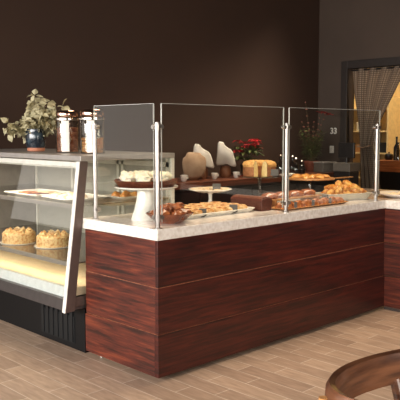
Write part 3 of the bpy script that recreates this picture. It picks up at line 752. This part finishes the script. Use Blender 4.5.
for k, (dx, tz, dd) in enumerate(((-.09, .92, .02), (-.05, .6, .02), (.12, .79, .0), (.17, .77, .0), (.03, .66, .05), (-.13, .66, 0))):
    top_ = cr_*dx+cf_*dd+Vector((0, 0, tz)); mid = cr_*dx*.35+Vector((0, 0, tz*.55))
    pts = []
    for i in range(10):
        t = i/9; pts.append(Vector((0, 0, .12))*(1-t)**2+mid*2*t*(1-t)+top_*t*t)
    sg.tube(pts, [.0045*(1-.5*i/9) for i in range(10)], 6)
    for i in range(5, 10):
        for j in range(3):
            b_ = rn.uniform(0, 6.28); bd.blob(pts[i]+Vector((cos(b_), sin(b_), 0))*.010, (.007, .007, .010), j, .2, 1, 6, 4)
for c_ in (cr_*.11+Vector((0, 0, .79)), cr_*.15+Vector((0, 0, .785)), cr_*.19+Vector((0, 0, .77)), cr_*.23+Vector((0, 0, .755))):
    for j in range(6):
        b_ = 2*pi*j/6; rl.leaf(c_, (cos(b_), sin(b_), rn.uniform(-.2, .4)), (0, 0, 1), .065, .044, .2)
sg.build('stem', M['stem_green'], op); gl_.build('leaves', M['leaf_green'], op, smooth=False); bd.build('buds', M['pink_bud'], op); rl.build('red_bloom', M['red_flower'], op, smooth=False)

# bottles and glassware behind the middle post
def cruet(loc, label, h=.2, r_=.04, m='bottle_glass'):
    t = empty('glass_cruet', loc, label=label, cat='bottle')
    MB().lathe([(.0001, 0), (r_*.9, 0), (r_, .01), (r_, h*.55), (r_*.4, h*.72), (r_*.3, h*.9), (r_*.36, h*.92), (.0001, h*.92)], seg=24).build('bottle_body', M[m], t)
    MB().lathe([(.0001, 0), (r_*.42, 0), (r_*.48, h*.05), (r_*.3, h*.1), (.0001, h*.11)], (0, 0, h*.92), 16).build('stopper', M['chrome'], t)
    MB().lathe([(.0001, .006), (r_*.8, .006), (r_*.82, h*.3), (.0001, h*.31)], seg=20).build('contents', M['dark_plastic'], t)
for k, (x, y, h, lb_) in enumerate(((4.12, 2.5, .25, 'tall clear glass cruet left of the middle post on back bar'), (4.42, 2.5, .20, 'squat clear cruet behind the middle post on back bar'), (4.56, 2.52, .17, 'small clear cruet right of the middle post'), (4.58, 2.68, .22, 'clear cruet nearest the terracotta pot'))):
    cruet((x, y, ZBk), lb_, h, .045)
# folded napkins near the post
nk = MB(); nk.box(-.11, .11, -.07, .07, 0, .012).box(-.10, .105, -.065, .066, .012, .022, Matrix.Rotation(.15, 4, 'Z'))
o = tag(nk.build('folded_napkin', M['cloth_white'], smooth=False, bevel=.004), 'folded pale napkins lying beside the middle post on back bar', 'napkin'); o.location = (4.18, 2.41+.02, ZBk); o.rotation_euler.z = .3

# grey boxes and till near the doorway
tb = empty('grey_container', (5.03, 2.50, ZBk), R(-10), label='low grey metal container right of the terracotta pot', cat='container')
MB().box(-.12, .12, -.09, .09, 0, .12).build('box_body', M['grey_box'], tb, smooth=False, bevel=.008)
MB().box(-.125, .125, -.095, .095, .12, .135).build('lid', M['alu'], tb, smooth=False, bevel=.004)
till = empty('cash_register', (5.08, 2.0, 0), R(0), label='dark till with upright screen on grey stand before the doorway', cat='till')
MB().box(-.11, .11, -.12, .12, .0, .93).build('stand', M['bar_front'], till, smooth=False, bevel=.01)
MB().box(-.12, .12, -.13, .13, .93, 1.04).build('drawer_box', M['grey_box'], till, smooth=False, bevel=.008)
MB().tube([(0, 0, 1.04), (.0, 0, 1.14)], .02, 12).build('neck', M['dark_plastic'], till)
MB().box(-.02, .02, -.12, .12, 1.10, 1.30, Matrix.Rotation(0, 4, 'Y')).build('screen', M['dark_plastic'], till, smooth=False, bevel=.008)
till.location = (5.10, 2.21, 0); till.rotation_euler.z = R(0)
for ch in till.children: pass

# sign and switch plate on the right wall
sg_ = empty('number_sign', (XR, 2.775, 1.42), label='small pale number 33 on the taupe wall', cat='sign')
cu = bpy.data.curves.new('digits', 'FONT'); cu.body = '33'; cu.size = .115; cu.extrude = .002; cu.offset = .003; cu.align_x = 'CENTER'
tmp = bpy.data.objects.new('tmp', cu); COL.objects.link(tmp); bpy.context.view_layer.update()
me = bpy.data.meshes.new_from_object(tmp.evaluated_get(bpy.context.evaluated_depsgraph_get())); bpy.data.objects.remove(tmp)
dg = bpy.data.objects.new('digits', me); COL.objects.link(dg); me.materials.clear(); me.materials.append(M['off_white']); dg.parent = sg_
dg.location = (-.003, 0, -.01); dg.rotation_euler = (R(90), 0, R(-90))
sw = empty('switch_plate', (XR, 2.80, 1.19), label='pale switch plate on the taupe wall below the number', cat='switch')
MB().box(-.008, 0, -.035, .035, -.05, .05).build('plate', M['off_white'], sw, smooth=False, bevel=.003)
MB().box(-.013, -.008, -.012, .012, -.02, .02).build('rocker', M['porcelain'], sw, smooth=False, bevel=.001)

# ------------------------------------------------------------------ curtain in the doorway
cm = MB(); NU, NV = 120, 60; uvs = []
def lerp(a, b, t): return a+(b-a)*t
keys = [(2.285, 2.535, 1.70), (1.95, 2.51, 1.88), (1.55, 2.44, 2.10), (1.25, 2.40, 2.20), (.95, 2.38, 2.12), (.62, 2.36, 2.06)]
for j in range(NV+1):
    z = lerp(2.285, .62, j/NV)
    for a, b_ in zip(keys, keys[1:]):
        if a[0] >= z-1e-6 >= b_[0]-2e-6: t = (a[0]-z)/(a[0]-b_[0]); yl = lerp(a[1], b_[1], t); yr = lerp(a[2], b_[2], t); break
    for i in range(NU+1):
        u = i/NU; wd = yl-yr
        amp = .030+.012*(1-min(1, wd/.7))
        x = XR+.075+amp*sin(u*2*pi*4.5+.6*sin(j*.06))+.006*sin(u*31+j*.1)
        cm.v.append(Vector((x, lerp(yl, yr, u)+.006*sin(u*2*pi*13), z))); uvs.append((u, j/NV))
for j in range(NV):
    for i in range(NU): a = j*(NU+1)+i; cm.f.append((a, a+1, a+NU+2, a+NU+1))
me = bpy.data.meshes.new('curtain'); me.from_pydata(cm.v, [], cm.f); me.update(); uv = me.uv_layers.new(name='UVMap')
for lp in me.loops: uv.data[lp.index].uv = uvs[lp.vertex_index]
me.shade_smooth(); me.materials.append(M['curtain'])
cto = empty('curtain', (XR+.075, 2.1, 0), label='sheer checked taupe curtain drawn aside in the doorway', cat='curtain')
c_ = bpy.data.objects.new('curtain_cloth', me); COL.objects.link(c_); c_.parent = cto; c_.location = (-(XR+.075), -2.1, 0)
o = MB().tube([(XR+.075, dy0, 2.27), (XR+.075, dy1, 2.27)], .010, 10).build('curtain_rod', M['dark_plastic'], cto); o.location = (-(XR+.075), -2.1, 0)
o = MB().tube([(XR+.035, 2.41, 1.24), (XR+.03, 2.32, 1.225), (XR+.035, 2.225, 1.25), (XR+.11, 2.225, 1.25), (XR+.115, 2.41, 1.24), (XR+.035, 2.41, 1.24)], .010, 8).build('tie_band', M['cloth_tan'], cto); o.location = (-(XR+.075), -2.1, 0)

# ------------------------------------------------------------------ the room beyond
su = empty('shelf_unit', (8.05, 3.6, 0), label='cream painted open shelf unit in the room beyond', cat='shelf')
def sb(mb, n, m):
    o = mb.build(n, m, su, smooth=False, bevel=.003, loc=(8.05, 3.6, 0)); o.location = (0, 0, 0)
for yy in (3.28, 3.66, 4.08): sb(MB().box(7.85, 8.27, yy, yy+.03, 0, 2.0), 'upright', M['shelf_white'])
for zz in (.1, .62, 1.05, 1.42, 1.80): sb(MB().box(7.86, 8.27, 3.31, 4.08, zz, zz+.025), 'shelf', M['shelf_white'])
sb(MB().box(8.27, 8.285, 3.28, 4.11, 0, 2.0), 'back_panel_or_shade_sheet', M['cream_wall'])
def storage(name, loc, size, m, label):
    t = empty(name, loc, label=label, cat='box'); a, b_, c = size
    MB().box(-a/2, a/2, -b_/2, b_/2, 0, c*.8).build('box_body', M[m], t, smooth=False, bevel=.006)
    MB().box(-a/2-.004, a/2+.004, -b_/2-.004, b_/2+.004, c*.8, c).build('lid', M[m], t, smooth=False, bevel=.006)
storage('storage_box', (8.05, 3.46, 1.075), (.26, .2, .17), 'dark_plastic', 'dark box on the shelf below the top opening')
storage('storage_box', (8.05, 3.86, 1.075), (.26, .24, .13), 'board_wood', 'brown box on the far shelf behind the curtain')
storage('storage_box', (8.05, 3.86, 1.445), (.22, .2, .15), 'porcelain', 'white box on the upper far shelf behind the curtain')
storage('storage_box', (8.05, 3.46, .645), (.26, .22, .2), 'grey_box', 'grey box on the lower shelf of the far room')
rcn = empty('prep_table', (6.75, 1.95, 0), label='warm brown wooden work table in the room beyond', cat='table')
MB().box(-.35, .35, -1.2, .72, .86, 1.02).build('tabletop', M['room_wood'], rcn, smooth=False, bevel=.005)
for sx in (-.28, .28):
    for sy in (-1.1, .62): MB().box(sx-.035, sx+.035, sy-.035, sy+.035, 0, .86).build('leg', M['frame_dark'], rcn, smooth=False)
MB().box(-.31, -.29, -1.2, .72, .03, .86).build('back_panel_or_shade_sheet', M['bar_front'], rcn, smooth=False)  # dark sheet added to stand for the darkness below the tabletop
def bottle(loc, h, r_, m, label):
    t = empty('bottle', loc, label=label, cat='bottle')
    MB().lathe([(.0001, 0), (r_, 0), (r_, h*.55), (r_*.35, h*.72), (r_*.3, h*.95), (.0001, h*.95)], seg=20).build('bottle_body', M[m], t)
    MB().lathe([(.0001, 0), (r_*.38, 0), (r_*.38, h*.08), (.0001, h*.08)], (0, 0, h*.93), 14).build('cap', M['dark_plastic'], t)
bottle((6.62, 2.39, 1.02), .34, .042, 'dark_plastic', 'dark bottle at far right on the wooden work table')
bottle((6.9, 2.42, 1.02), .18, .05, 'dark_plastic', 'short dark jar beside bottles on the work table')
bottle((6.52, 2.30, 1.02), .26, .035, 'bottle_glass', 'clear bottle at the edge of the work table')
sp = empty('scale', (6.7, 2.56, 1.02), label='small dark rounded pot on the left of the work table', cat='pot')
MB().lathe([(.0001, 0), (.05, 0), (.065, .03), (.06, .08), (.04, .09), (.0001, .095)], seg=24).build('pot_body', M['dark_plastic'], sp)
MB().lathe([(.0001, .095), (.012, .095), (.014, .11), (.0001, .116)], seg=12).build('knob', M['dark_plastic'], sp); sp.name = 'small_pot'

# ------------------------------------------------------------------ chair in the foreground
_c = Vector((-2.595, -3.049, 0))+cr_*.766+cf_*1.885
ch = empty('wooden_armchair', (_c.x, _c.y, 0), label='dark bentwood armchair with curved back rail in lower right corner', cat='chair')
Rr = .285
def rp(deg, r_=Rr, z=0):
    a = R(deg); d = cr_*cos(a)+cf_*sin(a); return Vector((d.x*r_, d.y*r_, z))
def ep(deg, dr=0, z=0, k=1):
    a = R(deg); A = (.44 if cos(a) < 0 else .30); B = .24; c, s_ = cos(R(20)), sin(R(20))
    u, v = A*cos(a)*k, B*sin(a)*k; n_ = Vector((cos(a)/A, sin(a)/B)).normalized(); u += n_.x*dr; v += n_.y*dr
    d = cr_*(u*c-v*s_)+cf_*(u*s_+v*c); return Vector((d.x, d.y, z))
rail = MB(); n = 60; ringv = []
sec = [(-.012, -.030), (-.016, -.015), (-.016, .018), (-.010, .033), (.006, .036), (.015, .026), (.018, 0), (.014, -.028), (.002, -.034)]
for i in range(n+1):
    dg_ = lerp(8, 236, i/n); e = min(i, n-i)/n; tp_ = min(1, .45+e*9)
    for (dr, dz_) in sec: ringv.append(ep(dg_, dr*tp_, .752+dz_*1.5*tp_))
m_ = len(sec)
fs = [(i*m_+k, i*m_+(k+1) % m_, (i+1)*m_+(k+1) % m_, (i+1)*m_+k) for i in range(n) for k in range(m_)]+[tuple(range(m_)), tuple(reversed(range(n*m_, (n+1)*m_)))]
rail.add(ringv, fs).build('back_rail', M['chair_dark'], ch, angle=50)
for d_ in (25, 64, 104, 145, 190, 220):
    MB().tube([ep(d_, 0, .44, .62), ep(d_, 0, .60, .84), ep(d_, 0, .72, .99)], [.019, .019, .018], 12).build('spindle', M['chair_dark'], ch)
MB().lathe([(.0001, .42), (.20, .42), (.225, .43), (.23, .445), (.20, .455), (.10, .450), (.0001, .448)], seg=40).build('seat', M['chair_dark'], ch)
for d_ in (45, 135, 225, 315): MB().tube([rp(d_, .17, .425), rp(d_, .20, .2), rp(d_, .235, 0)], [.019, .017, .014], 12).build('leg', M['chair_light'], ch, label='honey coloured wooden leg')
MB().tube([ep(170, .024, .775), ep(170, .022, .70), ep(170, .0, .55, .85), ep(170, 0, .44, .55)], [.013, .015, .013, .012], 12).build('arm_post', M['chair_light'], ch, label='honey coloured wooden arm post')
MB().tube([rp(a_, .205, .24) for a_ in range(0, 361, 12)], .009, 8).build('foot_ring', M['chair_dark'], ch)

# ------------------------------------------------------------------ lights
def area(name, loc, target, sx, sy, power, col=(1, 1, 1), spread=None):
    l = bpy.data.lights.new(name, 'AREA'); l.shape = 'RECTANGLE'; l.size = sx; l.size_y = sy; l.energy = power; l.color = col
    if spread: l.spread = R(spread)
    o = bpy.data.objects.new(name, l); COL.objects.link(o); o.location = loc
    d = Vector(target)-Vector(loc); o.rotation_euler = d.to_track_quat('-Z', 'Y').to_euler(); return o
# daylight from the shop windows on the left
area('window_daylight', (-5.3, -.6, 1.8), (0, -.6, .0), 8, 2.0, 335, (1, .97, .94), 105)
area('rear_window_daylight', (-5.3, 7.6, 2.2), (0, 7.6, 2.2), 7.6, 2.5, 62, (1, .93, .85))
area('front_fill', (-1.0, -6.5, 1.8), (-.2, 0, .3), 4, 1.8, 62, (1, .93, .84), 100)  # soft fill added behind the camera to brighten the front
area('ceiling_glow', (1.5, .1, 3.7), (1.5, .35, 0), 2.6, .8, 46, (1, .80, .58), 100)
area('case_lamp', (.03, 1.68, 1.21), (.16, 1.68, .3), 1.7, .03, 9.0, (1, .86, .66))
area('deck_lamp', (-.02, 1.68, .565), (.25, 1.68, .3), 1.7, .03, 5, (1, .80, .50))
area('shelf_fill', (.0, 1.68, .962), (.2, 1.68, .3), 1.7, .03, 3.5, (1, .88, .70))  # fill added under the upper shelf to brighten the cakes
area('room_lamp', (7.0, 2.6, 3.4), (7.2, 2.6, 0), 1.4, 1.4, 60, (1, .78, .48))
area('bar_glow', (3.4, 2.0, 3.5), (3.3, 2.35, .9), 3, .5, 30, (1, .84, .66), 60)
w = bpy.data.worlds.new('world'); SC.world = w; w.use_nodes = True
w.node_tree.nodes['Background'].inputs[0].default_value = (.9, .8, .7, 1); w.node_tree.nodes['Background'].inputs[1].default_value = .08

# ------------------------------------------------------------------ camera
cd = bpy.data.cameras.new('camera'); cam = bpy.data.objects.new('camera', cd); COL.objects.link(cam)
cd.sensor_width = 36; cd.sensor_fit = 'HORIZONTAL'; cd.lens = 704.56/400*36; cd.clip_start = .05
r_ = Vector((.72051327, -.6934401, -.00120646)); u_ = Vector((.06986312, .07085952, .99503672)); b_ = r_.cross(u_)
mw = Matrix((r_, u_, b_)).transposed().to_4x4(); mw.translation = (-2.59513983, -3.04872246, 1.46958376)
cam.matrix_world = mw
SC.camera = cam
SC.view_settings.view_transform = 'Standard'; SC.view_settings.look = 'None'; SC.view_settings.exposure = 0
SC.cycles.max_bounces = 10; SC.cycles.transparent_max_bounces = 24; SC.cycles.use_denoising = True
SC.cycles.sample_clamp_indirect = 4
